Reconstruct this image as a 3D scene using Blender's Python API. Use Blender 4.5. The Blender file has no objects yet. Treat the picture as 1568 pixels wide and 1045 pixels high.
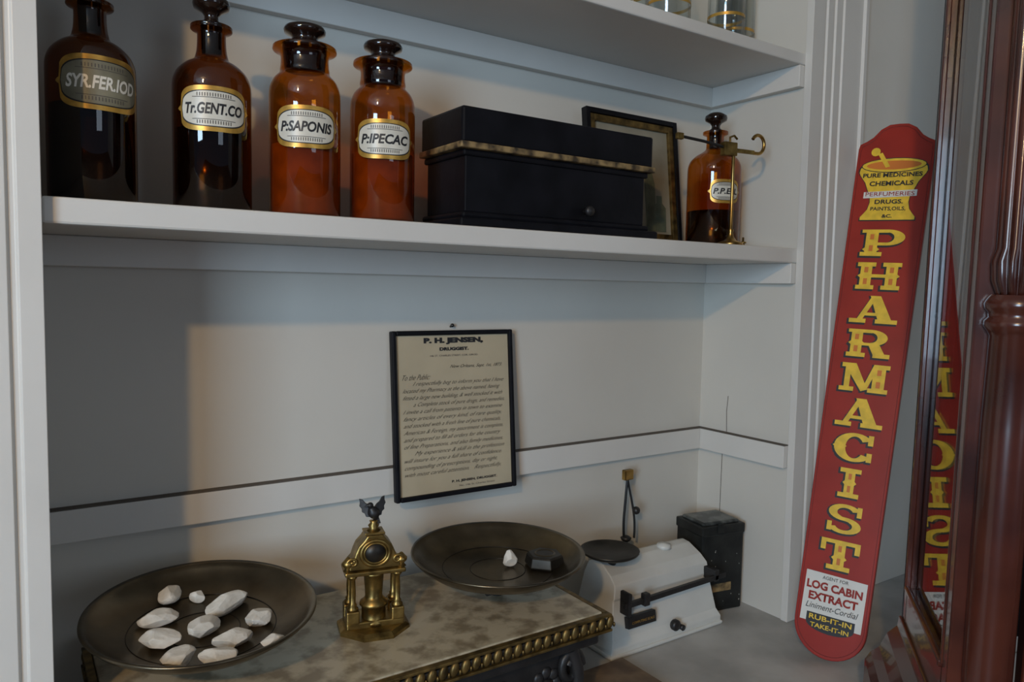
import bpy, bmesh, math, random
from mathutils import Vector, Matrix, noise
random.seed(7)
ZO=1.57           # eye height: every z below is relative to the eye, lifted at the end
CT=-.69           # counter top
scene=bpy.context.scene
COL=bpy.context.collection
try:
    scene.view_settings.view_transform='Standard'
except Exception: pass

# ------------------------------------------------------------ materials
def newmat(name):
    m=bpy.data.materials.new(name); m.use_nodes=True
    nt=m.node_tree; nt.nodes.clear()
    out=nt.nodes.new('ShaderNodeOutputMaterial')
    return m,nt,out
def mat(name,col,rough=.5,metal=0,var=.12,scale=8,bump=0,bscale=60,coat=0,col2=None,detail=4,spec=None,lo=.35,hi=.65):
    m,nt,out=newmat(name)
    b=nt.nodes.new('ShaderNodeBsdfPrincipled')
    tc=nt.nodes.new('ShaderNodeTexCoord')
    n=nt.nodes.new('ShaderNodeTexNoise'); n.inputs['Scale'].default_value=scale; n.inputs['Detail'].default_value=detail
    nt.links.new(tc.outputs['Object'],n.inputs['Vector'])
    cr=nt.nodes.new('ShaderNodeValToRGB')
    c2=col2 if col2 else tuple(min(1,c*(1+var)) for c in col)
    c1=col if col2 else tuple(c*(1-var) for c in col)
    cr.color_ramp.elements[0].position=lo; cr.color_ramp.elements[1].position=hi
    cr.color_ramp.elements[0].color=(*c1,1); cr.color_ramp.elements[1].color=(*c2,1)
    nt.links.new(n.outputs['Fac'],cr.inputs['Fac']); nt.links.new(cr.outputs['Color'],b.inputs['Base Color'])
    b.inputs['Roughness'].default_value=rough; b.inputs['Metallic'].default_value=metal
    b.inputs['Coat Weight'].default_value=coat
    if spec is not None: b.inputs['Specular IOR Level'].default_value=spec
    if bump:
        n2=nt.nodes.new('ShaderNodeTexNoise'); n2.inputs['Scale'].default_value=bscale; n2.inputs['Detail'].default_value=3
        nt.links.new(tc.outputs['Object'],n2.inputs['Vector'])
        bp=nt.nodes.new('ShaderNodeBump'); bp.inputs['Strength'].default_value=bump; bp.inputs['Distance'].default_value=.002
        nt.links.new(n2.outputs['Fac'],bp.inputs['Height']); nt.links.new(bp.outputs['Normal'],b.inputs['Normal'])
    nt.links.new(b.outputs[0],out.inputs[0])
    return m
def thin_glass(name,col,rough=.02,f0=.05,fk=.9):
    m,nt,out=newmat(name)
    t=nt.nodes.new('ShaderNodeBsdfTransparent'); t.inputs[0].default_value=(*col,1)
    g=nt.nodes.new('ShaderNodeBsdfGlossy'); g.inputs['Roughness'].default_value=rough
    lw=nt.nodes.new('ShaderNodeLayerWeight'); lw.inputs['Blend'].default_value=.5
    p=nt.nodes.new('ShaderNodeMath'); p.operation='POWER'; p.inputs[1].default_value=5
    nt.links.new(lw.outputs['Facing'],p.inputs[0])
    k=nt.nodes.new('ShaderNodeMath'); k.operation='MULTIPLY_ADD'; k.inputs[1].default_value=fk; k.inputs[2].default_value=f0
    nt.links.new(p.outputs[0],k.inputs[0])
    mx=nt.nodes.new('ShaderNodeMixShader')
    nt.links.new(k.outputs[0],mx.inputs[0]); nt.links.new(t.outputs[0],mx.inputs[1]); nt.links.new(g.outputs[0],mx.inputs[2])
    nt.links.new(mx.outputs[0],out.inputs[0]); return m

M={}
M['wall']=mat('painted_board',(.595,.57,.51),.5,var=.03,scale=3,bump=.25,bscale=25)
M['trim']=mat('painted_trim',(.64,.62,.575),.38,var=.03,scale=5,bump=.2,bscale=40)
M['counter']=mat('painted_counter',(.41,.41,.395),.45,var=.18,scale=9,bump=.3,bscale=30)
M['dust']=mat('groove_dark',(.10,.085,.07),.8)
M['floor']=mat('floor_boards',(.16,.09,.05),.5,var=.3,scale=4)
M['ceil']=mat('ceiling_paint',(.6,.58,.55),.8,var=.02)
M['amber']=thin_glass('amber_glass',(.72,.37,.08),f0=.07)
M['amberdk']=thin_glass('dark_amber_glass',(.42,.21,.07),f0=.06)
M['clear']=thin_glass('clear_glass',(.93,.95,.95),f0=.06)
M['cabglass']=thin_glass('cabinet_glass',(.8,.8,.8),f0=.08)
M['stopper']=mat('stopper_glass',(.012,.006,.004),.08,coat=.5)
M['syrup']=mat('dark_syrup',(.008,.005,.006),.15)
M['powder']=mat('red_brown_powder',(.26,.115,.06),.8,var=.25,scale=30)
M['label']=mat('label_white',(.60,.575,.49),.35,var=.08,scale=30)
M['labelshaded']=mat('label_faded_shaded',(.20,.19,.13),.35,var=.3,scale=25)  # faded label, its grey darkened further for the dim light there
M['letterpale']=mat('pale_lettering',(.85,.83,.74),.5,var=.05)
M['gold']=mat('gold_leaf',(.50,.29,.055),.35,metal=.5,var=.3,scale=60)
M['ink']=mat('black_ink',(.012,.012,.014),.5,var=0)
M['inkgrey']=mat('faded_ink',(.10,.09,.08),.6,var=0)
M['script']=mat('script_ink',(.085,.07,.05),.6,var=0)
M['black']=mat('black_lacquer',(.005,.005,.007),.45,var=.4,scale=14,bump=.25,bscale=50,spec=.2)
M['gilt']=mat('worn_gilt',(.05,.035,.02),.5,col2=(.34,.23,.10),scale=45,metal=.2,lo=.38,hi=.60)
M['brass']=mat('aged_brass',(.10,.065,.02),.38,metal=.95,col2=(.46,.31,.10),scale=50,lo=.3,hi=.75)
M['brassdull']=mat('dull_brass',(.06,.04,.015),.45,metal=.8,col2=(.34,.22,.07),scale=60,lo=.3,hi=.8)
M['brassbright']=mat('brass_bright',(.42,.26,.08),.3,metal=1,var=.3,scale=40)
M['pan']=mat('bronze_pan',(.072,.059,.041),.30,metal=.9,col2=(.23,.185,.12),scale=11,detail=8,bump=.2,bscale=30,lo=.32,hi=.75)
M['pandk']=mat('dark_pan',(.05,.045,.038),.42,metal=.8,var=.4,scale=16,detail=6)
M['iron']=mat('cast_iron',(.014,.013,.013),.45,var=.4,scale=20,bump=.4,bscale=70)
M['marble']=mat('marble_top',(.24,.195,.125),.3,col2=(.47,.41,.29),scale=34,detail=10,lo=.38,hi=.56)
M['stone']=mat('chalk_stone',(.62,.585,.51),.85,col2=(.80,.775,.71),scale=40,bump=.5,bscale=90)
M['enamel']=mat('white_enamel',(.62,.62,.58),.28,var=.05,scale=12,coat=.3)
M['tin']=mat('black_tin',(.008,.009,.009),.42,col2=(.020,.021,.019),scale=30,bump=.3,bscale=60,spec=.3)
M['tinlid']=mat('tin_lid',(.03,.033,.032),.3,col2=(.14,.15,.14),scale=28,lo=.45,hi=.62,metal=.4)
M['chip']=mat('paint_chip',(.28,.28,.25),.6)
M['paper']=mat('aged_paper',(.44,.375,.255),.7,var=.08,scale=9)
M['red']=mat('sign_red',(.30,.022,.013),.4,var=.10,scale=12,coat=.05,spec=.3)
M['rededge']=mat('sign_edge',(.14,.012,.010),.5)
M['yellow']=mat('sign_yellow',(.76,.49,.03),.45,var=.12,scale=60)
M['orange']=mat('sign_orange',(.60,.17,.02),.45)
M['white']=mat('sign_white',(.66,.65,.60),.45,var=.05)
M['mahog']=mat('mahogany',(.030,.0075,.005),.24,col2=(.085,.021,.012),scale=7,coat=.25,detail=8)
M['cabdark']=mat('cabinet_interior',(.03,.032,.038),.8)
M['board']=mat('old_board',(.10,.065,.04),.6,col2=(.22,.15,.09),scale=20)
M['picmat']=mat('picture_ground',(.26,.24,.18),.6,var=.2,scale=8)
M['green']=mat('painted_bottle',(.09,.11,.075),.6,var=.3,scale=30)
M['steel']=mat('dark_steel',(.05,.05,.05),.35,metal=.8)

# ------------------------------------------------------------ mesh helpers
class Grp:
    def __init__(s,name,loc=(0,0,0),rz=0,mtx=None):
        s.o=bpy.data.objects.new(name,None); COL.objects.link(s.o); s.o.empty_display_size=.02
        if mtx is not None: s.o.matrix_world=mtx
        else:
            s.o.location=loc; s.o.rotation_euler=(0,0,rz)
def link(name,me,m,parent,smooth=False,bevel=0,bseg=2,loc=(0,0,0),rot=(0,0,0),angle=40):
    o=bpy.data.objects.new(name,me); COL.objects.link(o)
    if m is not None: me.materials.append(m)
    if parent is not None: o.parent=parent.o if isinstance(parent,Grp) else parent
    o.location=loc; o.rotation_euler=rot
    if smooth:
        for p in me.polygons: p.use_smooth=True
    if bevel:
        b=o.modifiers.new('bv','BEVEL'); b.width=bevel; b.segments=bseg; b.limit_method='ANGLE'; b.angle_limit=math.radians(angle)
    return o
def mk(name,vs,fs,m,parent=None,**k):
    me=bpy.data.meshes.new(name); me.from_pydata([tuple(v) for v in vs],[],fs); me.update()
    bm=bmesh.new(); bm.from_mesh(me); bmesh.ops.recalc_face_normals(bm,faces=bm.faces); bm.to_mesh(me); bm.free()
    return link(name,me,m,parent,**k)
def box(name,x0,x1,y0,y1,z0,z1,m,parent=None,bevel=.0015,rot=(0,0,0)):
    c=((x0+x1)/2,(y0+y1)/2,(z0+z1)/2); a,b,d=(x1-x0)/2,(y1-y0)/2,(z1-z0)/2
    vs=[(i*a,j*b,k*d) for k in(-1,1) for j in(-1,1) for i in(-1,1)]
    fs=[(0,1,3,2),(4,6,7,5),(0,4,5,1),(2,3,7,6),(0,2,6,4),(1,5,7,3)]
    return mk(name,vs,fs,m,parent,bevel=bevel,loc=c,rot=rot)
def lathe(name,prof,m,parent=None,seg=48,loc=(0,0,0),rot=(0,0,0),smooth=True,bevel=0):
    vs=[];fs=[];n=len(prof)
    for r,z in prof:
        for i in range(seg):
            a=2*math.pi*i/seg; vs.append((max(r,.00001)*math.cos(a),max(r,.00001)*math.sin(a),z))
    for j in range(n-1):
        for i in range(seg):
            k=(i+1)%seg; fs.append((j*seg+i,j*seg+k,(j+1)*seg+k,(j+1)*seg+i))
    return mk(name,vs,fs,m,parent,smooth=smooth,loc=loc,rot=rot,bevel=bevel)
def smoothprof(pts,n=6):
    out=[]
    P=[pts[0]]+pts+[pts[-1]]
    for i in range(1,len(P)-2):
        for t in range(n):
            t/=n; q=[]
            for c in (0,1):
                a,b,d,e=P[i-1][c],P[i][c],P[i+1][c],P[i+2][c]
                q.append(.5*((2*b)+(-a+d)*t+(2*a-5*b+4*d-e)*t*t+(-a+3*b-3*d+e)*t**3))
            out.append((max(q[0],0),q[1]))
    out.append(pts[-1]); return out
def prism(name,pts,y0,y1,m,parent=None,axis='y',bevel=.001,**k):
    n=len(pts)
    if axis=='y': vs=[(a,y0,b) for a,b in pts]+[(a,y1,b) for a,b in pts]
    elif axis=='x': vs=[(y0,a,b) for a,b in pts]+[(y1,a,b) for a,b in pts]
    else: vs=[(a,b,y0) for a,b in pts]+[(a,b,y1) for a,b in pts]
    fs=[tuple(range(n)),tuple(range(n,2*n))]+[(i,(i+1)%n,n+(i+1)%n,n+i) for i in range(n)]
    return mk(name,vs,fs,m,parent,bevel=bevel,**k)
def tube(name,pts,r,m,parent=None,res=6,cyc=False,smooth=False):
    cu=bpy.data.curves.new(name,'CURVE'); cu.dimensions='3D'; cu.bevel_depth=r; cu.bevel_resolution=res; cu.use_fill_caps=True
    s=cu.splines.new('NURBS' if smooth else 'POLY'); s.points.add(len(pts)-1)
    for p,q in zip(s.points,pts): p.co=(*q,1)
    if smooth: s.use_endpoint_u=True; s.order_u=3
    s.use_cyclic_u=cyc
    o=bpy.data.objects.new(name+'_c',cu); COL.objects.link(o)
    dg=bpy.context.evaluated_depsgraph_get(); dg.update()
    me=bpy.data.meshes.new_from_object(o.evaluated_get(dg)); me.name=name
    bpy.data.objects.remove(o)
    return link(name,me,m,parent,smooth=True)
def flat(name,polys,m,parent,y=0,step=1.5e-5):
    vs=[];fs=[]
    for k,p in enumerate(polys):
        b=len(vs)
        for x,z in p: vs.append((x,y-k*step,z))
        fs.append(tuple(range(b,b+len(p))))
    me=bpy.data.meshes.new(name); me.from_pydata(vs,[],fs); me.update()
    return link(name,me,m,parent)
def text(name,s,m,parent,cx,cz,w=None,h=None,size=.01,y=-.001,wrap=None,shear=0,bold=0,align='CENTER',space=1.0,phase=0):
    cu=bpy.data.curves.new(name,'FONT'); cu.body=s; cu.size=size; cu.align_x=align; cu.shear=shear; cu.offset=bold; cu.resolution_u=3; cu.space_line=space
    o=bpy.data.objects.new(name+'_t',cu); COL.objects.link(o)
    dg=bpy.context.evaluated_depsgraph_get(); dg.update()
    me=bpy.data.meshes.new_from_object(o.evaluated_get(dg)); me.name=name
    bpy.data.objects.remove(o)
    xs=[v.co.x for v in me.vertices]; ys=[v.co.y for v in me.vertices]
    mx,my=(min(xs)+max(xs))/2,(min(ys)+max(ys))/2
    sx=w/(max(xs)-min(xs)) if w else 1; sy=h/(max(ys)-min(ys)) if h else (sx if w else 1)
    if not w and h: sx=sy
    for v in me.vertices:
        X=(v.co.x-mx)*sx; Zz=(v.co.y-my)*sy
        if wrap:
            a=(X+cx)/wrap+phase; v.co=(wrap*math.sin(a),-wrap*math.cos(a),cz+Zz)
        else: v.co=(cx+X,y,cz+Zz)
    return link(name,me,m,parent)
def wrapped(name,R,w,h,cz,m,parent,expo=4,n=48,phase=0,cx=0):
    vs=[];fs=[]
    for i in range(n+1):
        X=-w/2+w*i/n; t=abs(X/(w/2)); hh=h/2*max(0,(1-t**expo))**(1/expo) if expo else h/2
        a=(X+cx)/R+phase
        vs.append((R*math.sin(a),-R*math.cos(a),cz-hh)); vs.append((R*math.sin(a),-R*math.cos(a),cz+hh))
    for i in range(n): fs.append((2*i,2*i+2,2*i+3,2*i+1))
    me=bpy.data.meshes.new(name); me.from_pydata(vs,[],fs); me.update()
    return link(name,me,m,parent,smooth=True)
def ball(name,r,m,parent,loc,sc=(1,1,1),seg=20):
    bm=bmesh.new(); bmesh.ops.create_uvsphere(bm,u_segments=seg,v_segments=seg//2,radius=r)
    bmesh.ops.scale(bm,vec=sc,verts=bm.verts)
    me=bpy.data.meshes.new(name); bm.to_mesh(me); bm.free()
    return link(name,me,m,parent,smooth=True,loc=loc)

# ------------------------------------------------------------ room shell
box('wall_back',0.0,1.37,1.2,1.23,CT,1.25,M['wall'],bevel=0)
box('wall_right_side',1.345,1.37,.957,1.2,CT,1.25,M['wall'],bevel=0)
box('wall_left_side',0.004,.034,.957,1.2,CT,1.25,M['wall'],bevel=0)
box('wall_front_right',1.37,3.2,.957,1.1,CT,1.25,M['wall'],bevel=0)
box('wall_front_left',-2.9,.004,.957,1.1,CT,1.25,M['wall'],bevel=0)
box('floor',-2.9,3.2,-3.6,1.2,-1.60,-1.57,M['floor'],bevel=0)
box('ceiling',-2.9,3.2,-3.6,1.23,1.25,1.28,M['ceil'],bevel=0)
box('wall_far_right',3.2,3.25,-3.6,1.2,-1.57,1.25,M['wall'],bevel=0)
n=1
def trim(*a,**k):
    global n
    box('trim_%d'%n,*a,M['trim'],**k); n+=1
trim(.034,1.345,1.182,1.2,.018,.06)
trim(1.327,1.345,.957,1.182,.018,.06)
trim(.034,1.345,1.182,1.2,.412,.455)
trim(1.327,1.345,.957,1.182,.412,.455)
trim(.034,1.345,1.184,1.2,-.365,-.318)
trim(1.329,1.345,.957,1.184,-.365,-.318)
box('trim_%d'%n,.034,1.345,1.1845,1.2,-.318,-.3164,M['dust'],bevel=0); n+=1
box('trim_%d'%n,1.3295,1.345,.957,1.1845,-.318,-.3164,M['dust'],bevel=0); n+=1
trim(.034,1.345,1.188,1.2,CT,CT+.03)
g=Grp('trim_casing_right',(1.341,.94,0))
xs=[0,.038,.040,.046,.048,.066,.068,.074,.076,.094,.096,.102,.104,.168,.170,.176,.181]
dy=[0,0,.004,.004,0,0,.004,.004,0,0,.004,.004,0,0,-.006,-.006,-.006]
pts=[(x,d) for x,d in zip(xs,dy)]+[(.181,.016),(0,.016)]
prism('casing_board',pts,CT,1.25,M['trim'],g,axis='z',bevel=.0008)
g=Grp('trim_casing_left',(.034,.94,0))
xs=[0,-.022,-.024,-.030,-.032,-.052,-.054,-.062,-.064,-.19]
dy=[0,0,.004,.004,0,0,.005,.005,0,0]
pts=[(x,d) for x,d in zip(xs,dy)]+[(-.19,.016),(0,.016)]
prism('casing_board',pts,CT,1.25,M['trim'],g,axis='z',bevel=.0008)
tube('trim_seam',[(1.3448,1.13,-.365),(1.3448,1.131,-.5),(1.3448,1.129,-.6),(1.3448,1.13,CT)],.0007,M['dust'])
tube('trim_seam_upper',[(1.3448,1.12,-.316),(1.3448,1.122,-.27),(1.3448,1.119,-.235)],.0007,M['dust'])

box('shelf',.034,1.345,.955,1.182,.06,.0895,M['trim'],bevel=.003)
box('shelf.001',.034,1.345,.955,1.2,.455,.478,M['trim'],bevel=.003)
g=Grp('counter',(0,0,0))
box('counter_top',-2.8,3.19,.70,1.2,CT-.035,CT-.0005,M['counter'],g,bevel=.003)
box('counter_front',-2.75,3.17,.73,1.15,-1.57,CT-.035,M['trim'],g)
for i in range(8): box('panel_%d'%(i+1),-1.9+i*.62,-1.38+i*.62,.718,.73,-1.42,CT-.12,M['trim'],g,bevel=.006)
box('wooden_board',.12,.93,.83,.995,CT,CT+.012,M['board'],bevel=.002)

# ------------------------------------------------------------ bottles
def bottle(x,y,kind,txt,rz,fill,glass,labelm,txtm,base=.09,labc=.118,labw=.088,labh=.056,cont='syrup',R=.0485,phase=0):
    g=Grp('apothecary_bottle',(x,y,base),rz)
    if kind=='wide':
        body=[(R-.004,0),(R,.004),(R,.165),(R-.001,.178),(R-.006,.190),(R-.014,.199),(.0335,.205),(.0325,.212),(.0325,.222),(.036,.227),(.0425,.230),(.0430,.233),(.0415,.236),(.031,.2365)]
    else:
        body=[(R-.004,0),(R,.004),(R,.155),(R-.001,.168),(R-.006,.180),(R-.016,.190),(R-.026,.196),(.0195,.203),(.0180,.212),(.0175,.226),(.0185,.231),(.0250,.234),(.0255,.237),(.0245,.240),(.014,.2405)]
    k=body[:3]+smoothprof(body[2:],4)[1:]
    lathe('glass_body',[(0,.002)]+k,glass,g,seg=64)
    Ri=R-.003
    fz=fill
    lathe('contents',[(0,.005),(Ri-.002,.005),(Ri,.008),(Ri,fz),(Ri-.004,fz+.001),(0,fz+.001)],M[cont],g,seg=48)
    if kind=='wide':
        lathe('stopper',[(0,.205),(.027,.205),(.0305,.236),(.031,.239),(.020,.243),(.017,.247),(.019,.251),(.0275,.255),(.0285,.259),(.0265,.263),(.016,.267),(0,.268)],M['stopper'],g)
    else:
        lathe('stopper',[(0,.205),(.012,.205),(.0135,.240),(.0135,.243),(.009,.247),(.0085,.252),(.012,.257),(.0215,.262),(.0230,.267),(.0220,.272),(.013,.278),(0,.280)],M['stopper'],g)
    e=.0004
    # gilt border with pointed ears left and right
    wrapped('label_gilt',R+e,labw,labh,labc,M['gold'],g,expo=4,phase=phase)
    wrapped('label_ears',R+.6*e,labw+.009,labh*.42,labc,M['gold'],g,expo=1.6,phase=phase)
    wrapped('label_edge',R+1.5*e,labw-.004,labh-.011,labc,M['ink'],g,expo=3.2,phase=phase)
    wrapped('label_ground',R+2*e,labw-.006,labh-.0135,labc,labelm,g,expo=3.0,phase=phase)
    for s in (-1,1):
        wrapped('rule_%d'%(s+2),R+2.6*e,labw*.60,.0008,labc+s*labh*.24,M['inkgrey'],g,expo=0,phase=phase)
        for i in range(14):
            xx=(-.5+i/13)*labw*.46
            wrapped('hatch_%d_%d'%(i,s+1),R+2.5*e,.0012,.0042,labc+s*labh*.30,M['inkgrey'],g,expo=0,phase=phase,cx=xx,n=2)
    text('lettering',txt,txtm,g,0,labc,w=labw*.82,h=labh*.25,wrap=R+3*e,shear=.2,bold=.0003,phase=phase)
    return g
a=math.radians
bottle(.092,1.05,'narrow','SYR.FER.IOD',a(-5),.115,M['amberdk'],M['labelshaded'],M['letterpale'],labc=.137,labw=.098,labh=.062,phase=.26)
bottle(.230,1.05,'narrow','Tr.GENT.CO',a(-12),.105,M['amberdk'],M['label'],M['ink'],labc=.126,phase=.04)
bottle(.353,1.05,'wide','P:SAPONIS',a(-18),.100,M['amber'],M['label'],M['ink'],labc=.120,cont='powder',phase=.04)
bottle(.470,1.05,'wide','P:IPECAC',a(-24),.102,M['amber'],M['label'],M['ink'],labc=.118,cont='powder',phase=.08,R=.0475)
bottle(1.233,1.085,'narrow','P.P.ELL',a(-46),.075,M['amber'],M['label'],M['ink'],labc=.112,labw=.066,labh=.048,phase=.42,R=.0545)

# ------------------------------------------------------------ black chest
g=Grp('black_wooden_chest',(.572,.99,.0902))
W,D=.392,.135
box('lid',0,W,0,D,.126,.181,M['black'],g,bevel=.004)
box('lid_lip',-.004,W+.004,-.004,D,.118,.128,M['gilt'],g,bevel=.002)
box('body',.010,W-.012,.008,D-.004,.024,.118,M['black'],g,bevel=.002)
box('body_neck',.005,W-.006,.004,D,.108,.118,M['black'],g,bevel=.003)
box('base_moulding_upper',.002,W-.004,.0,D,.014,.024,M['black'],g,bevel=.004)
box('base_moulding',-.008,W+.006,-.012,D,0,.014,M['black'],g,bevel=.003)
lathe('knob',[(0,0),(.005,0),(.004,.006),(.008,.010),(.0095,.014),(.007,.018),(0,.019)],M['iron'],g,seg=24,loc=(.245,.008,.040),rot=(a(90),0,0))

# ------------------------------------------------------------ framed picture behind chest
tl=math.atan2(.03,.27)
g=Grp('picture_frame',(1.068,1.135,.092)); g.o.rotation_euler=(-tl,0,0)
fw,fh=.124,.264
def frame(g,fw,fh,t,m,y0,y1,pre='frame',bevel=.001):
    box(pre+'_left',-fw,-fw+t,y0,y1,0,fh,m,g,bevel=bevel); box(pre+'_right',fw-t,fw,y0,y1,0,fh,m,g,bevel=bevel)
    box(pre+'_bottom',-fw+t,fw-t,y0,y1,0,t,m,g,bevel=bevel); box(pre+'_top',-fw+t,fw-t,y0,y1,fh-t,fh,m,g,bevel=bevel)
frame(g,fw,fh,.010,M['black'],-.008,.008)
gi=Grp('inner_parent'); gi.o.parent=g.o; gi.o.location=(0,0,.011)
frame(gi,fw-.010,fh-.022,.013,M['brassdull'],-.005,.006,'gilt_slip')
box('picture_sheet',-fw+.01,fw-.01,.002,.005,.01,fh-.01,M['picmat'],g,bevel=0)
lathe('painted_jar',[(0,0),(.016,0),(.018,.05),(.008,.06),(.008,.075),(0,.075)],M['green'],g,loc=(.070,.001,.03)).scale=(1,.03,1)
lathe('painted_jar_2',[(0,0),(.014,0),(.014,.10),(.005,.13),(.005,.17),(0,.17)],M['green'],g,loc=(.045,.001,.03)).scale=(1,.03,1)

# ------------------------------------------------------------ hanging brass scale with post
g=Grp('brass_steelyard_scale',(1.190,1.000,.09),a(-8)); dz=.018
lathe('base',[(0,0),(.024,0),(.025,.003),(.024,.006),(.012,.010),(.006,.018),(.0045,.026),(.006,.030),(.0035,.034),(.0032,.155+dz),(.005,.158+dz),(.005,.164+dz),(.003,.168+dz),(0,.169+dz)],M['brassbright'],g,seg=32)
box('beam',-.020,.052,-.003,.003,.164+dz,.172+dz,M['brass'],g)
box('fulcrum_block',-.028,.004,-.007,.007,.156+dz,.182+dz,M['brass'],g)
tube('long_arm',[(-.026,0,.172+dz),(-.075,0,.178+dz),(-.130,0,.182+dz)],.0028,M['steel'],g)
box('arm_end',-.140,-.125,-.004,.004,.176+dz,.188+dz,M['brass'],g)
pts=[(.050,0,.167+dz)]
for i in range(16):
    t=a(-90+i*16); pts.append((.062+.016*math.cos(t),0,.185+dz+.018*math.sin(t)))
tube('hook',pts,.0034,M['brassbright'],g)
tube('hanger',[(-.01,0,.180+dz),(-.01,0,.192+dz),(.0,0,.196+dz),(.008,0,.190+dz)],.0022,M['brass'],g)
box('base_foot',.015,.035,-.004,.004,.002,.006,M['brassbright'],g)
lathe('thumb_screw',[(0,0),(.006,0),(.006,.003),(.002,.004),(.002,.012),(0,.012)],M['brass'],g,seg=20,loc=(.033,0,.006))

# ------------------------------------------------------------ clear jars on top shelf
for (x,y,rj,h) in [(1.20,1.04,.036,.24),(1.285,1.09,.040,.24),(1.06,1.06,.042,.24),(.95,1.06,.042,.24)]:
    g=Grp('glass_jar',(x,y,.478))
    lathe('jar_body',[(0,.002),(rj-.004,.0),(rj,.004),(rj,h*.72),(rj-.01,h*.8),(rj-.014,h*.84),(rj-.008,h*.86)],M['clear'],g)
    lathe('jar_inner',[(0,.006),(rj-.005,.006),(rj-.003,.010),(rj-.003,h*.7)],M['clear'],g)
    lathe('gilt_band',[(rj+.0004,.058),(rj+.0004,.064)],M['gold'],g)
    lathe('jar_stopper',[(0,h*.82),(rj-.016,h*.82),(rj-.012,h*.87),(.008,h*.9),(.018,h*.95),(.014,h),(0,h*1.01)],M['clear'],g)

# ------------------------------------------------------------ framed letter
ang=-math.asin(.026/.295)
g=Grp('framed_letter',(.6725,1.162,-.3755)); g.o.rotation_euler=(ang,0,a(-1.2))
fw,fh=.1235,.2975
frame(g,fw,fh,.0085,M['black'],-.006,.008,bevel=.0025)
box('paper_sheet',-fw+.006,fw-.006,.0,.003,.006,fh-.006,M['paper'],g,bevel=0)
def T(s,z,w,h,x=0,**k): text('print',s,k.pop('m',M['ink']),g,x,z,w=w,h=h,y=-.0008,**k)
T('P. H. JENSEN,',fh-.019,.122,.0125,bold=.0007)
T('DRUGGIST,',fh-.034,.060,.0072,bold=.0006)
T('146 ST. CHARLES STREET, COR. GIROD.',fh-.0455,.098,.0036,m=M['inkgrey'])
T('New Orleans, Sept. 1st, 1873.',fh-.066,.110,.0075,x=.045,shear=.6,m=M['script'])
lines=["To the Public:","    I respectfully beg to inform you that I have","located my Pharmacy at the above named, having","fitted a large new building, & well stocked it with",
"    a Complete stock of pure drugs, and remedies,","I invite a call from patients in town to examine","fancy articles of every kind, of rare quality,","and stocked with a fresh line of pure chemicals,",
"American & Foreign, my assortment is complete,","and prepared to fill all orders for the country","of fine Preparations, and also family medicines,","    My experience & skill in the profession","will insure for you a full share of confidence.","compounding of prescriptions, day or night,","with most careful attention.   Respectfully,"]
for i,l in enumerate(lines):
    ln=l.strip(); full=.208
    w=.055 if i==0 else full*min(1,len(l)/46)*random.uniform(.95,1)
    ind=.02 if l.startswith('    ') else 0
    x0=-fw+.019+ind; w=min(w,full-ind)
    T(ln,fh-.082-i*.0122,w,.0092,x=x0+w/2,shear=.7,m=M['script'],bold=-.00006)
T('P. H. JENSEN, DRUGGIST.',.024,.095,.0055,x=.035,bold=.0004)
T('No. 146 St. Charles Street',.0155,.075,.003,x=.04,m=M['inkgrey'])
tube('nail',[(0,.03,fh+.004),(0,.006,fh+.008)],.002,M['steel'],g)
ball('nail_head',.0035,M['steel'],g,(0,.004,fh+.009))

# ------------------------------------------------------------ balance
SZ=-.50
g=Grp('balance_scale',(0,0,0))
x0,x1,y0,y1=.075,.767,.848,1.15
BD=M['brassdull']
box('marble_slab',x0+.010,x1-.010,y0+.010,y1,SZ-.016,SZ,M['marble'],g,bevel=.002)
box('trim_core',x0+.004,x1-.004,y0+.004,y1+.002,SZ-.030,SZ-.010,M['iron'],g,bevel=.003)
for nm,zz,e in (('fillet_top',SZ-.0035,.001),('fillet_bottom',SZ-.0275,.002)):
    box(nm+'_front',x0-e,x1+e,y0-e,y0+.009,zz-.002,zz+.002,BD,g,bevel=.001)
    box(nm+'_right',x1-.009,x1+e,y0+.009,y1,zz-.002,zz+.002,BD,g,bevel=.001)
    box(nm+'_left',x0-e,x0+.009,y0+.009,y1,zz-.002,zz+.002,BD,g,bevel=.001)
bm=bmesh.new()
def gad(x,y,ang):
    mt=Matrix.Translation((x,y,SZ-.0155))@Matrix.Rotation(ang,4,'Z')@Matrix.Rotation(a(14),4,'Y')@Matrix.Diagonal((.0068,.0045,.0108,1))
    bmesh.ops.create_uvsphere(bm,u_segments=10,v_segments=7,radius=1,matrix=mt)
    mt=Matrix.Translation((x,y,SZ-.0155))@Matrix.Rotation(ang,4,'Z')@Matrix.Translation((.0085,0,-.006))@Matrix.Diagonal((.0022,.003,.004,1))
    bmesh.ops.create_uvsphere(bm,u_segments=6,v_segments=5,radius=1,matrix=mt)
k=int((x1-x0)/.017)
for i in range(k+1): gad(x0+(x1-x0)*i/k,y0+.003,0)
k2=int((y1-y0)/.017)
for i in range(1,k2+1):
    gad(x1-.003,y0+(y1-y0)*i/k2,a(90)); gad(x0+.003,y0+(y1-y0)*i/k2,a(-90))
me=bpy.data.meshes.new('gadroon_border'); bm.to_mesh(me); bm.free(); link('gadroon_border',me,BD,g,smooth=True)
box('iron_frieze',x0+.012,x1-.012,y0+.012,y1-.004,SZ-.052,SZ-.030,M['iron'],g,bevel=.005)
box('iron_body',x0+.045,x1-.045,y0+.035,y1-.02,CT+.03,SZ-.052,M['iron'],g,bevel=.006)
box('iron_plinth',x0+.02,x1-.03,y0+.012,y1-.01,CT+.012,CT+.034,M['iron'],g,bevel=.006)
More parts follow.
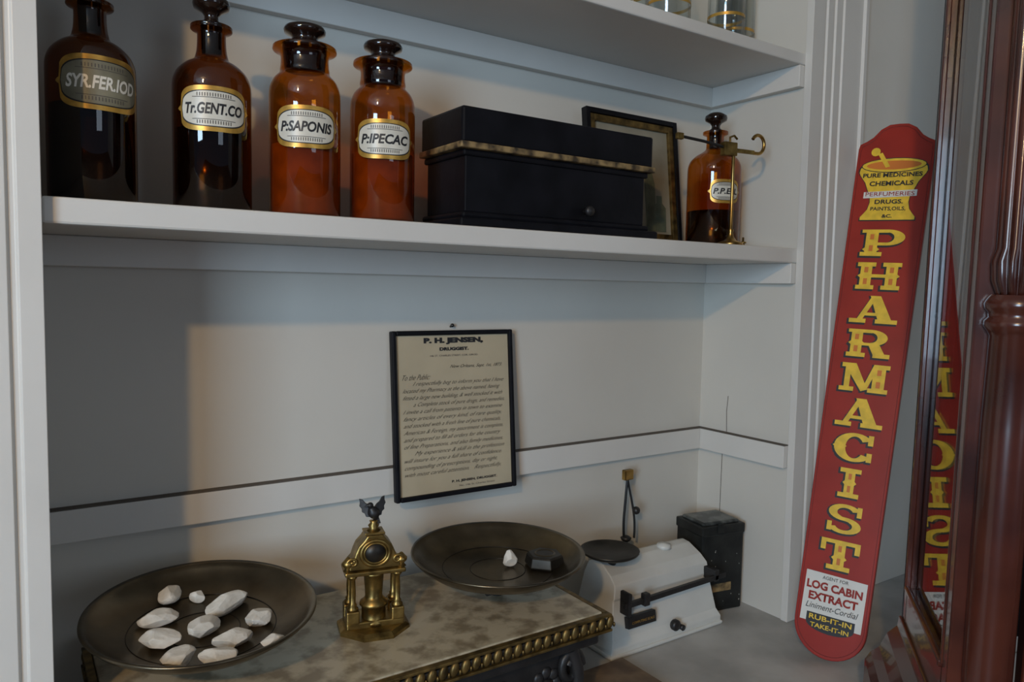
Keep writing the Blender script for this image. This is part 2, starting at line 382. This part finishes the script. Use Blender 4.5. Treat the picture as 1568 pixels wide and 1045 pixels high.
for i in range(2):
    sx=x0+.05 if i==0 else x1-.055
    pts=[]
    for j in range(26):
        t=j/25*a(500); rr_=.028*(1-j/34); pts.append((sx+rr_*math.cos(t)*(1 if i else -1)*.8,y0+.03,SZ-.085+rr_*math.sin(t)))
    tube('scroll_%d'%(i+1),pts,.007,M['iron'],g)
    pts=[(sx,y0+.03,SZ-.055),(sx+(.018 if i else -.018),y0+.026,SZ-.10),(sx,y0+.03,SZ-.14),(sx+(.014 if i else -.014),y0+.024,CT+.02)]
    tube('leg_%d'%(i+1),pts,.011,M['iron'],g,smooth=True)
def rosette(x):
    for j in range(8):
        t=j/8*2*math.pi
        ball('petal',.010,M['iron'],g,(x+.02*math.cos(t),y0+.036,(CT+SZ)/2-.01+.02*math.sin(t)),(1,.5,1),10)
    ball('boss',.011,M['iron'],g,(x,y0+.034,(CT+SZ)/2-.01),(1,.7,1),12)
for x in (.25,.42,.59,.67): rosette(x)
PR=.141
def pan(x,y,z,tilt,nm):
    k=PR/.136
    p=[(0,-.032),(.05,-.0315),(.085,-.029),(.112,-.019),(.126,-.007),(.1305,-.0015),(.136,.0),(.1365,-.0025),(.134,-.005),(.130,-.010),(.114,-.0225),(.087,-.0325),(.05,-.035),(0,-.0355)]
    e=bpy.data.objects.new(nm,None); COL.objects.link(e); e.parent=g.o; e.location=(x,y,z); e.rotation_euler=(tilt,0,0)
    lathe(nm+'_dish',[(r_*k,z_) for r_,z_ in p],M['pan'],e,seg=96)
    for r_,z_ in ((.045,-.0313),(.09,-.0280)):
        tube(nm+'_ring',[(r_*math.cos(t/64*2*math.pi),r_*math.sin(t/64*2*math.pi),z_) for t in range(64)],.0006,M['pandk'],e,cyc=True,res=2)
    lathe(nm+'_support',[(0,-.0355),(.034,-.0355),(.036,-.040),(.030,-.044),(.012,-.048),(.009,-.060),(.010,SZ-z-.004),(.020,SZ-z),(0,SZ-z)],M['iron'],e,seg=32)
pan(.202,1.0,-.417,a(4.2),'pan_left'); pan(.655,1.0,-.427,a(1.5),'pan_right')

# ------------------------------------------------------------ brass tower with eagle
g=Grp('brass_eagle_ornament',(.437,1.0,SZ),a(-14)); g.o.scale=(1.04,1.04,.94); B=M['brass']
lathe('base_plate',[(0,0),(.052,0),(.052,.005),(.046,.009),(0,.009)],B,g,seg=8,smooth=False,rot=(0,0,a(22.5)))
box('base_step',-.040,.040,-.022,.022,.007,.018,B,g,bevel=.002)
for sx in (-1,1):
    for sy in (-1,1):
        x,y=sx*.031,sy*.014
        box('pedestal_%d%d'%(sx+1,sy+1),x-.009,x+.009,y-.009,y+.009,.016,.036,B,g,bevel=.002)
        lathe('column_%d%d'%(sx+1,sy+1),[(0,.036),(.008,.036),(.008,.039),(.005,.042),(.0062,.044),(.0042,.047),(.0046,.062),(.0038,.083),(.006,.086),(.008,.090),(0,.090)],B,g,seg=16,loc=(x,y,0))
lathe('central_pedestal',[(0,.009),(.020,.009),(.020,.014),(.017,.018),(.017,.036),(.020,.038),(.020,.042),(.014,.047),(.012,.052),(.014,.085),(.018,.090),(0,.090)],B,g,seg=12,loc=(0,-.004,0))
box('entablature',-.042,.042,-.023,.023,.090,.097,B,g,bevel=.002)
pts=[(-.036,.097),(-.035,.108),(-.030,.114),(-.027,.124),(-.023,.134),(-.016,.142),(-.011,.150),(.011,.150),(.016,.142),(.023,.134),(.027,.124),(.030,.114),(.035,.108),(.036,.097)]
prism('dial_case',pts,-.017,.017,B,g,bevel=.002)
for r_,y_,rr_ in ((.0195,-.018,.0030),(.0155,-.0185,.0016)):
    tube('dial_ring',[(r_*math.cos(t/40*2*math.pi),y_,.123+r_*math.sin(t/40*2*math.pi)) for t in range(40)],rr_,B,g,cyc=True)
lathe('dial_face',[(0,0),(.0165,0),(.0165,.002),(0,.002)],M['pandk'],g,loc=(0,-.017,.123),rot=(a(90),0,0))
for sx in (-1,1):
    lathe('urn_%d'%(sx+1),[(0,.097),(.007,.097),(.004,.101),(.008,.106),(.0085,.110),(.005,.114),(.002,.118),(0,.119)],B,g,seg=16,loc=(sx*.037,-.012,0))
    tube('volute_%d'%(sx+1),[(sx*(.031+.008*(1-j/22)*math.cos(j/20*a(450))),-.017,.110+.008*(1-j/22)*math.sin(j/20*a(450))) for j in range(21)],.0022,B,g)
box('upper_cornice',-.014,.014,-.014,.014,.149,.153,B,g,bevel=.001)
lathe('finial',[(0,.153),(.010,.153),(.006,.157),(.008,.161),(.0045,.165),(.006,.168),(0,.169)],B,g,seg=20)
lathe('eagle_body',smoothprof([(0,-.013),(.004,-.010),(.0078,-.003),(.0082,.002),(.0055,.008),(.0038,.011),(.0044,.014),(.0036,.0175),(0,.0195)],4),M['iron'],g,seg=20,loc=(0,0,.180),rot=(a(12),a(-22),0))
lathe('eagle_beak',[(.0024,0),(.0016,.003),(0,.0065)],M['iron'],g,seg=10,loc=(-.0085,-.004,.1935),rot=(0,a(-112),0))
wl=[(.003,.006),(.009,.010),(.015,.012),(.021,.017),(.027,.018),(.025,.012),(.0255,.007),(.021,.003),(.020,-.002),(.015,-.004),(.012,-.009),(.006,-.009)]
for sx in (-1,1):
    prism('eagle_wing_%d'%(sx+1),[(sx*p[0]*.8,p[1]) for p in wl],-.0013,.0013,M['iron'],g,bevel=.0006,loc=(0,.001,.182),rot=(a(-8),a(-12 if sx>0 else 4),a(sx*14)))
prism('eagle_tail',[(-.003,0),(.003,0),(.006,-.012),(0,-.014),(-.006,-.012)],-.001,.001,M['iron'],g,bevel=.0005,loc=(.004,.004,.174),rot=(a(-25),0,0))

# ------------------------------------------------------------ stones and weight
def stone(nm,x,y,z,w,d,h,rz,seed):
    bm=bmesh.new(); bmesh.ops.create_icosphere(bm,subdivisions=4,radius=1)
    rnd=random.Random(seed)
    planes=[Vector((rnd.uniform(-1,1),rnd.uniform(-1,1),rnd.uniform(-.6,1))).normalized() for _ in range(12)]
    for v in bm.verts:
        p=v.co.copy()
        p+=p.normalized()*noise.noise(p*1.3+Vector((seed,0,0)))*.10
        for q in planes:
            dd=p.dot(q)
            if dd>.76: p-=q*(dd-.76)*.97
        p+=p.normalized()*noise.noise(p*7+Vector((seed,3,0)))*.02
        v.co=Vector((p.x*w/1.55,p.y*d/1.55,p.z*h/1.5))
    mn=min(v.co.z for v in bm.verts)
    for v in bm.verts: v.co.z-=mn
    me=bpy.data.meshes.new(nm); bm.to_mesh(me); bm.free()
    return link(nm,me,M['stone'],None,loc=(x,y,z),rot=(0,0,rz))
ST=[(.177,1.092,.023,.037,.018,-15),(.210,1.078,.014,.018,.013,50),(.240,1.033,.058,.026,.021,38),(.154,1.038,.040,.024,.016,14),(.198,.986,.040,.026,.018,40),(.266,.980,.026,.032,.016,-30),(.147,.980,.040,.029,.018,-20),(.226,.945,.040,.025,.016,5),(.158,.930,.034,.029,.018,20),(.198,.908,.036,.024,.017,-10),(.263,.908,.027,.013,.012,20)]
for i,(x,y,w,d,h,rz) in enumerate(ST):
    r_=math.hypot(x-.202,y-1.0)
    zz=-.4490+max(0,(r_-.088))*.32+(y-1.0)*math.tan(a(4.2))
    stone('chalk_stone',x,y,zz,w,d,h,a(rz-8),i+3)
stone('chalk_stone',.678,1.0,-.4585,.021,.019,.021,.4,40)
g=Grp('hexagonal_weight',(.730,.974,-.4575),a(12))
lathe('weight_body',[(0,0),(.032,0),(.034,.003),(.031,.017),(.028,.020),(0,.020)],M['pandk'],g,seg=6,smooth=False,bevel=.001)
lathe('weight_recess_ring',[(.014,.0198),(.016,.0215),(.018,.0198)],M['pan'],g,seg=32)
o=text('weight_mark','1 LB',M['ink'],g,0,0,w=.018,h=.006); o.rotation_euler=(a(-90),0,0); o.location=(0,0,.0212)

# ------------------------------------------------------------ white enamel scale
g=Grp('enamel_counter_scale',(.918,1.012,CT))
pf=[(0,0),(.0,.018),(.008,.032),(.022,.100),(.020,.104),(.024,.128),(.040,.142),(.070,.158),(.088,.160),(.108,.152),(.116,.13),(.126,.0)]
def xin(z): return 0 if z<.02 else .006+.026*(z-.02)/.14
Lw=.302
vs=[(xin(z),y,z) for y,z in pf]+[(Lw-xin(z)*.8,y,z) for y,z in pf]; nn=len(pf)
fs=[tuple(range(nn)),tuple(range(nn,2*nn))]+[(i,(i+1)%nn,nn+(i+1)%nn,nn+i) for i in range(nn)]
mk('body',vs,fs,M['enamel'],g,bevel=.006,bseg=3,angle=20)
box('foot_rail',-.003,Lw+.002,-.004,.11,0,.008,M['enamel'],g,bevel=.003)
box('beam',.022,.300,-.010,-.002,.099,.109,M['iron'],g,bevel=.001,rot=(0,-.02,0))
box('beam_bracket_left',.030,.038,-.012,.014,.080,.124,M['iron'],g,bevel=.002)
box('beam_bracket_right',.268,.280,-.010,.022,.098,.122,M['iron'],g,bevel=.002)
box('beam_poise',.070,.084,-.013,.0,.092,.116,M['iron'],g,bevel=.002)
box('name_plate',.040,.112,-.001,.010,.050,.072,M['iron'],g,bevel=.001,rot=(a(-10),0,0))
text('plate_text','COMPUTING SCALE',M['gold'],g,.076,.062,w=.058,h=.005,y=-.004)
lathe('adjust_knob',[(0,0),(.009,0),(.011,.003),(.011,.010),(.008,.013),(0,.014)],M['iron'],g,seg=24,loc=(.165,.004,.030),rot=(a(90),0,0))
lathe('adjust_knob_small',[(0,0),(.005,0),(.006,.010),(0,.011)],M['iron'],g,seg=16,loc=(.182,.002,.022),rot=(a(90),0,0))
lathe('plate_stem',[(0,.12),(.012,.12),(.010,.168),(.020,.174),(0,.174)],M['iron'],g,loc=(.055,.070,0),seg=24)
lathe('weighing_plate',[(0,.172),(.048,.172),(.056,.177),(.058,.182),(.055,.1815),(.048,.1765),(0,.176)],M['pandk'],g,loc=(.052,.070,0),seg=48)
box('plate_pointer',.095,.122,.060,.068,.160,.166,M['iron'],g,bevel=.001)
lathe('cap',[(0,.156),(.016,.156),(.014,.164),(0,.166)],M['enamel'],g,loc=(.205,.075,0),seg=24)
g=Grp('brass_indicator_stand',(1.09,1.166,CT))
lathe('foot',[(0,0),(.022,0),(.020,.006),(.008,.010),(.004,.02),(.0035,.150),(.010,.155),(.012,.160),(.006,.164),(0,.165)],M['iron'],g,seg=24)
tube('rod_left',[(-.006,0,.16),(-.009,0,.19),(-.005,0,.235),(-.002,0,.275),(.0,0,.290)],.0028,M['steel'],g,smooth=True)
tube('rod_right',[(.014,-.01,.16),(.016,-.01,.19),(.010,-.006,.235),(.003,0,.275),(.0,0,.290)],.0024,M['steel'],g,smooth=True)
ball('bob',.0085,M['iron'],g,(.016,-.012,.220),(1,1,1))
box('brass_head',-.012,.012,-.006,.006,.286,.308,M['brassbright'],g,bevel=.002)

# ------------------------------------------------------------ black tin
g=Grp('tin_canister',(1.276,1.098,CT),a(-10)); g.o.scale=(1.1,1.08,1.10)
box('tin_body',-.050,.050,-.042,.042,0,.158,M['tin'],g,bevel=.003)
box('tin_lid',-.052,.052,-.044,.044,.152,.172,M['tin'],g,bevel=.003)
box('lid_top',-.044,.044,-.036,.036,.170,.178,M['tinlid'],g,bevel=.005)
box('lid_lug',-.016,-.002,-.046,-.043,.158,.176,M['tin'],g,bevel=.001)
box('paper_label',-.036,.022,-.0428,-.0418,.040,.056,M['gilt'],g,bevel=0)
for i in range(14):
    x,z=random.uniform(-.046,.046),random.uniform(.01,.148); s_=random.uniform(.0004,.0011)
    box('chip_%d'%i,x-s_,x+s_,-.0424,-.0419,z-s_,z+s_*2,M['chip'],g,bevel=0)

# ------------------------------------------------------------ PHARMACIST sign (leans back, resting against the casing)
b0=Vector((1.255,.795,CT+.0055)); t0=Vector((1.530,.861,.350)); A=(t0-b0); Ls=A.length; A.normalize()
t=Vector((math.cos(a(70)),-math.sin(a(70)),0)); t=(t-A*t.dot(A)).normalized(); Yd=A.cross(t)
mt=Matrix((t,Yd,A)).transposed().to_4x4(); mt.translation=b0
g=Grp('pharmacist_sign',mtx=mt)
hw=.0895; L=1.037
pts=[]
for i in range(19):
    q=a(180+i*10); pts.append((hw*math.cos(q),.060+.060*math.sin(q)))
pts+= [(hw,L-.050),(hw*.97,L-.040),(hw*.80,L-.034),(hw*.64,L-.026),(hw*.46,L-.010),(hw*.24,L-.001),(0,L)]
pts+=[(-x,z) for x,z in reversed(pts[19:-1])]
prism('board',pts,0,.014,M['red'],g,bevel=.0015)
inner=[(x*.93,(z-L/2)*.988+L/2) for x,z in pts]
tube('border_line',[(x,-.0004,z) for x,z in inner],.0005,M['rededge'],g,cyc=True,res=1)
def arc(cx,cy,rx,ry,a0,a1,tx,ty,n=14):
    out=[]
    for i in range(n):
        p,q=a(a0+(a1-a0)*i/n),a(a0+(a1-a0)*(i+1)/n)
        out.append([(cx+rx*math.cos(p),cy+ry*math.sin(p)),(cx+rx*math.cos(q),cy+ry*math.sin(q)),(cx+(rx-tx)*math.cos(q),cy+(ry-ty)*math.sin(q)),(cx+(rx-tx)*math.cos(p),cy+(ry-ty)*math.sin(p))])
    return out
def R_(x0,x1,z0,z1): return [(x0,z0),(x1,z0),(x1,z1),(x0,z1)]
def spur(x0,x1,zc=.5): return [(x0-.06,zc),(x0,zc-.07),(x1,zc-.07),(x1+.06,zc),(x1,zc+.07),(x0,zc+.07)]
s=.15
G={}
G['I']=[R_(.36,.64,0,1),R_(.2,.8,0,s),R_(.2,.8,1-s,1),spur(.36,.64)]
G['H']=[R_(.08,.34,0,1),R_(.66,.92,0,1),R_(0,.42,0,s),R_(.58,1,0,s),R_(0,.42,1-s,1),R_(.58,1,1-s,1),R_(.3,.7,.44,.56),spur(.08,.34),spur(.66,.92)]
G['P']=[R_(.1,.38,0,1),R_(0,.5,0,s),R_(0,.6,1-s*.8,1),R_(.3,.6,.40,.51),spur(.1,.38,.25)]+arc(.58,.70,.40,.30,-90,90,.24,.11)
G['R']=[R_(.08,.34,0,1),R_(0,.44,0,s),R_(0,.55,1-s*.8,1),R_(.3,.55,.42,.52),spur(.08,.34,.5),[(.48,.48),(.66,0),(.94,0),(.74,.48)],R_(.62,1.0,0,s)]+arc(.53,.71,.38,.29,-90,90,.23,.11)
G['A']=[[(.12,0),(.24,0),(.56,1),(.44,1)],[(.40,1),(.62,1),(.94,0),(.64,0)],R_(.25,.72,.27,.38),R_(0,.36,0,s),R_(.56,1.02,0,s)]
G['M']=[R_(.08,.20,0,1),R_(.68,.94,0,1),[(.02,1),(.30,1),(.60,.1),(.46,.02)],[(.46,.02),(.58,.1),(.80,1),(.68,1)],R_(-.02,.30,0,s),R_(.60,1.02,0,s),R_(.0,.2,1-s,1),R_(.74,1.02,1-s,1)]
G['C']=arc(.50,.5,.48,.5,35,325,.27,.12,24)+[R_(.80,.92,.62,.97),R_(.80,.92,.05,.36),spur(.05,.26)]
G['S']=arc(.50,.72,.42,.28,20,270,.22,.12,18)+arc(.50,.28,.44,.28,-160,90,.22,.12,18)+[[(.16,.66),(.4,.5),(.86,.34),(.6,.5)],R_(.80,.92,.62,.97),R_(.08,.20,.05,.36),[(.12,.78),(.34,.6),(.9,.22),(.66,.42)]]
G['T']=[R_(.36,.64,0,1),R_(0,1,1-s*.85,1),R_(0,.13,.62,1),R_(.87,1,.62,1),R_(.2,.8,0,s),spur(.36,.64,.4)]
word='PHARMACIST'; zc=[.789,.722,.655,.588,.521,.454,.388,.321,.254,.187]
for ch,z in zip(word,zc):
    xx=0; w,h=.104,.054
    if ch=='I': w=.085
    if ch in 'AM': w=.112
    if ch in 'ST': w=.096
    P=[[(xx+(px-.5)*w,z-h/2+pz*h) for px,pz in p] for p in G[ch]]
    cx=lambda p:(sum(q[0] for q in p)/len(p),sum(q[1] for q in p)/len(p))
    def grow(p,e,dx,dz):
        c=cx(p); out=[]
        for q in p:
            vx,vz=q[0]-c[0],q[1]-c[1]
            out.append((q[0]+(e if vx>0 else -e)+dx,q[1]+(e if vz>0 else -e)+dz))
        return out
    flat('letter_shadow_'+ch,[grow(p,.0018,-.0036,-.0020) for p in P],M['ink'],g,y=-.0002)
    flat('letter_'+ch,P,M['yellow'],g,y=-.0012)
    if ch in 'IHPRMT':
        xsx={'I':[.5],'H':[.21,.79],'P':[.24],'R':[.21],'M':[.81],'T':[.5]}[ch]
        flat('inline_'+ch,[[(xx+(q-.5-.045)*w,z-h*.32),(xx+(q-.5+.045)*w,z-h*.32),(xx+(q-.5+.045)*w,z-h*.10),(xx+(q-.5-.045)*w,z-h*.10)] for q in xsx]+[[(xx+(q-.5-.045)*w,z+h*.12),(xx+(q-.5+.045)*w,z+h*.12),(xx+(q-.5+.045)*w,z+h*.32),(xx+(q-.5-.045)*w,z+h*.32)] for q in xsx],M['orange'],g,y=-.0022)
def sym(h): return h+[(-x,z) for x,z in reversed(h)]
mort=[(.064,.0),(.064,.006),(.056,.014),(.049,.022),(.045,.036),(.047,.050),(.054,.062),(.062,.078),(.071,.088),(.076,.094),(.079,.100),(.077,.108),(.073,.112)]
zb=.836
mo=sym([(x,z+zb) for x,z in mort])
flat('mortar_outline',[[(x*1.04,(z-zb-.056)*1.04+zb+.056) for x,z in mo]],M['ink'],g,y=-.0003)
flat('mortar',[mo],M['yellow'],g,y=-.0008)
ell=[(.074*math.cos(a(i*15)),zb+.113+.014*math.sin(a(i*15))) for i in range(24)]
flat('mortar_rim',[[(x*1.03,(z-zb-.113)*1.12+zb+.113) for x,z in ell]],M['ink'],g,y=-.0010)
flat('mortar_rim_fill',[ell],M['yellow'],g,y=-.0013)
flat('mortar_mouth',[[(x*.86,(z-zb-.113)*.66+zb+.113) for x,z in ell]],M['orange'],g,y=-.0016)
flat('pestle',[[(-.018,zb+.108),(-.008,zb+.110),(-.030,zb+.140),(-.040,zb+.137)],[(-.046+.011*math.cos(a(i*30)),zb+.142+.009*math.sin(a(i*30))) for i in range(12)]],M['yellow'],g,y=-.0020)
flat('banner',[[(-.062,zb+.045),(.062,zb+.048),(.062,zb+.061),(-.062,zb+.058)]],M['white'],g,y=-.0012)
def S(s_,z,w,h,m=M['ink'],y=-.0022,**k): text('sign_text',s_,m,g,k.pop('x',0),z,w=w,h=h,y=y,**k)
S('PURE MEDICINES',zb+.0925,.138,.0092,bold=.0003)
S('CHEMICALS',zb+.075,.102,.0100,bold=.0003)
S('PERFUMERIES',zb+.053,.114,.0085,m=M['red'],y=-.0024)
S('DRUGS.',zb+.037,.066,.009,bold=.0003)
S('PAINTS,OILS,',zb+.022,.082,.009,bold=.0002)
S('&C.',zb+.0075,.024,.007,bold=.0003)
wz=.060; flat('white_panel',[[(-.076,wz),(.076,wz+.0),(.077,wz+.088),(-.074,wz+.090)]],M['white'],g,y=-.0006)
S('AGENT FOR',wz+.082,.064,.006)
S('LOG CABIN',wz+.066,.138,.0150,m=M['red'],bold=.0004)
S('EXTRACT',wz+.046,.122,.0150,m=M['red'],bold=.0004)
S('Liniment-Cordial',wz+.029,.130,.0105,shear=.3)
flat('black_oval',[[(.060*math.cos(a(i*15)),wz+.000+.016*math.sin(a(i*15))) for i in range(24)],R_(-.060,.060,wz+.000,wz+.016)],M['ink'],g,y=-.0012)
S('RUB-IT-IN',wz+.009,.106,.009,m=M['yellow'],bold=.0002)
S('TAKE-IT-IN',wz-.005,.096,.008,m=M['yellow'],bold=.0002)
for c in g.o.children:
    for v in c.data.vertices:
        v.co.x*=.71+.095*v.co.z/L; v.co.z*=Ls/L

# ------------------------------------------------------------ mahogany cabinet (stands on the floor, turned towards the shelves)
mt=Matrix.Translation((.9366,.4490,-1.57))@Matrix.Rotation(a(-53.2),4,'Z')@Matrix.Rotation(a(.7),4,'Y')
g=Grp('mahogany_display_cabinet',mtx=mt)
Z=lambda z:z+1.57
H_=Z(.80); MH=M['mahog']
box('rear_stile',0,.03,.276,.300,Z(-.52),H_,MH,g,bevel=.003)
box('rear_bead',-.004,.004,.270,.277,Z(-.46),H_,MH,g,bevel=.002)
box('front_stile',0,.03,-.010,.018,Z(-.52),H_,MH,g,bevel=.003)
box('front_bead',-.002,.004,.016,.022,Z(-.46),H_,MH,g,bevel=.002)
box('bottom_rail',0,.03,.018,.276,Z(-.52),Z(-.46),MH,g,bevel=.003)
box('bottom_rail_bead',-.005,.004,.018,.276,Z(-.465),Z(-.455),MH,g,bevel=.003)
box('side_glass',.008,.011,.014,.278,Z(-.47),H_,M['cabglass'],g,bevel=0)
box('back_panel',.0,.50,.300,.308,Z(-.52),H_,M['cabdark'],g,bevel=0)
box('added_dark_backing',.045,.050,-.01,.30,Z(-.52),H_,M['cabdark'],g,bevel=0)  # dark sheet added behind the glass to block the view so reflections show
box('front_door_stile',.075,.13,-.020,.010,Z(-.52),H_,MH,g,bevel=.004)
box('front_door_glass',.13,.44,-.010,-.007,Z(-.46),H_,M['cabglass'],g,bevel=0)
box('front_door_bottom',.13,.44,-.020,.010,Z(-.52),Z(-.44),MH,g,bevel=.004)
box('front_door_stile_right',.44,.47,-.020,.010,Z(-.52),H_,MH,g,bevel=.004)
box('right_side',.47,.50,-.02,.30,Z(-.52),H_,MH,g,bevel=.004)
def column(x,y,nm):
    p=[(0,-.52),(.034,-.52),(.034,-.505),(.029,-.500),(.033,-.490),(.032,-.482),(.026,-.476),(.024,-.466),(.0255,-.455),(.0262,-.30),(.0262,-.15),(.0245,-.045),(.027,-.040),(.031,-.034),(.031,-.028),(.027,-.024),(.0275,-.018),(.031,-.014),(.032,-.008),(.029,-.002),(.026,.002)]
    lathe(nm,[(r_,Z(z_)) for r_,z_ in p],MH,g,seg=48,loc=(x,y,0))
    vs=[];fs=[];N=144;rows=[(.0,.020,.002),(.018,.027,.010),(.04,.0285,.010),(.055,.024,.005),(.30,.0245,.005),(.80,.0245,.005)]
    for z,r_,d in rows:
        for i in range(N):
            q=2*math.pi*i/N; rad=r_-d*.7*(1-abs(math.cos(q*6)))
            vs.append((x+rad*math.cos(q),y+rad*math.sin(q),Z(z)))
    for j in range(len(rows)-1):
        for i in range(N):
            k=(i+1)%N; fs.append((j*N+i,j*N+k,(j+1)*N+k,(j+1)*N+i))
    mk(nm+'_fluted',vs,fs,MH,g,smooth=True)
column(.040,-.018,'column_left'); column(.475,-.018,'column_right')
box('column_plinth_left',-.002,.082,-.060,.028,Z(-.575),Z(-.52),MH,g,bevel=.005)
box('column_plinth_right',.435,.518,-.060,.028,Z(-.575),Z(-.52),MH,g,bevel=.005)
pts=[(-.050,Z(-.66)),(-.050,Z(-.60)),(-.042,Z(-.585)),(-.030,Z(-.575)),(-.020,Z(-.550)),(-.006,Z(-.535)),(-.004,Z(-.518)),(.03,Z(-.518)),(.03,Z(-.66))]
prism('base_side_moulding',pts,-.075,.308,MH,g,axis='y',bevel=.002)
pts=[(-.095,Z(-.66)),(-.095,Z(-.60)),(-.086,Z(-.585)),(-.075,Z(-.575)),(-.066,Z(-.575)),(.03,Z(-.575)),(.03,Z(-.66))]
prism('base_front_moulding',pts,-.050,.550,MH,g,axis='x',bevel=.002)
box('base_chest',-.035,.535,-.070,.300,Z(-1.50),Z(-.62),MH,g,bevel=.006)
box('base_plinth',-.045,.545,-.085,.303,0,Z(-1.48),MH,g,bevel=.006)
box('top',-.04,.54,-.07,.32,H_,H_+.05,MH,g,bevel=.01)

for o in list(bpy.data.objects):
    if o.parent is None: o.location.z+=ZO

# ------------------------------------------------------------ camera
F=1174
th,pp,rr=a(34),a(4.07),a(1.03)
r0=Vector((math.cos(th),-math.sin(th),0)); f=Vector((math.sin(th)*math.cos(pp),math.cos(th)*math.cos(pp),-math.sin(pp)))
u0=r0.cross(f); r=r0*math.cos(rr)+u0*math.sin(rr); u=u0*math.cos(rr)-r0*math.sin(rr)
MM=Matrix((r,u,-f)).transposed().to_4x4(); MM.translation=(0,0,ZO)
cam=bpy.data.cameras.new('camera'); co=bpy.data.objects.new('camera',cam); COL.objects.link(co)
cam.sensor_width=36; cam.lens=F/1600*36; cam.clip_start=.01; co.matrix_world=MM
scene.camera=co

# ------------------------------------------------------------ light
w=bpy.data.worlds.new('world'); scene.world=w; w.use_nodes=True
bg=w.node_tree.nodes['Background']; bg.inputs[0].default_value=(.60,.72,1,1); bg.inputs[1].default_value=.11
def area(nm,loc,target,size,power,col,shape='RECTANGLE',sy=None):
    l=bpy.data.lights.new(nm,'AREA'); l.energy=power; l.color=col; l.shape=shape; l.size=size
    if shape in('RECTANGLE','ELLIPSE'): l.size_y=sy or size
    o=bpy.data.objects.new(nm,l); COL.objects.link(o); o.location=Vector(loc)+Vector((0,0,ZO))
    o.rotation_euler=(Vector(target)+Vector((0,0,ZO))-o.location).to_track_quat('-Z','Y').to_euler()
    return o
area('ceiling_lamp',(-1.48,-1.1,1.13),(.6,1.2,-.1),.10,23,(1,.62,.25),'DISK')
area('window_light',(-2.5,-1.5,.30),(1.2,1.0,-.15),.9,88,(.57,.78,1),sy=1.4)
area('window_light_side',(1.0,-3.0,.2),(1.0,1.0,-.3),1.0,11,(.70,.83,1),sy=1.6)
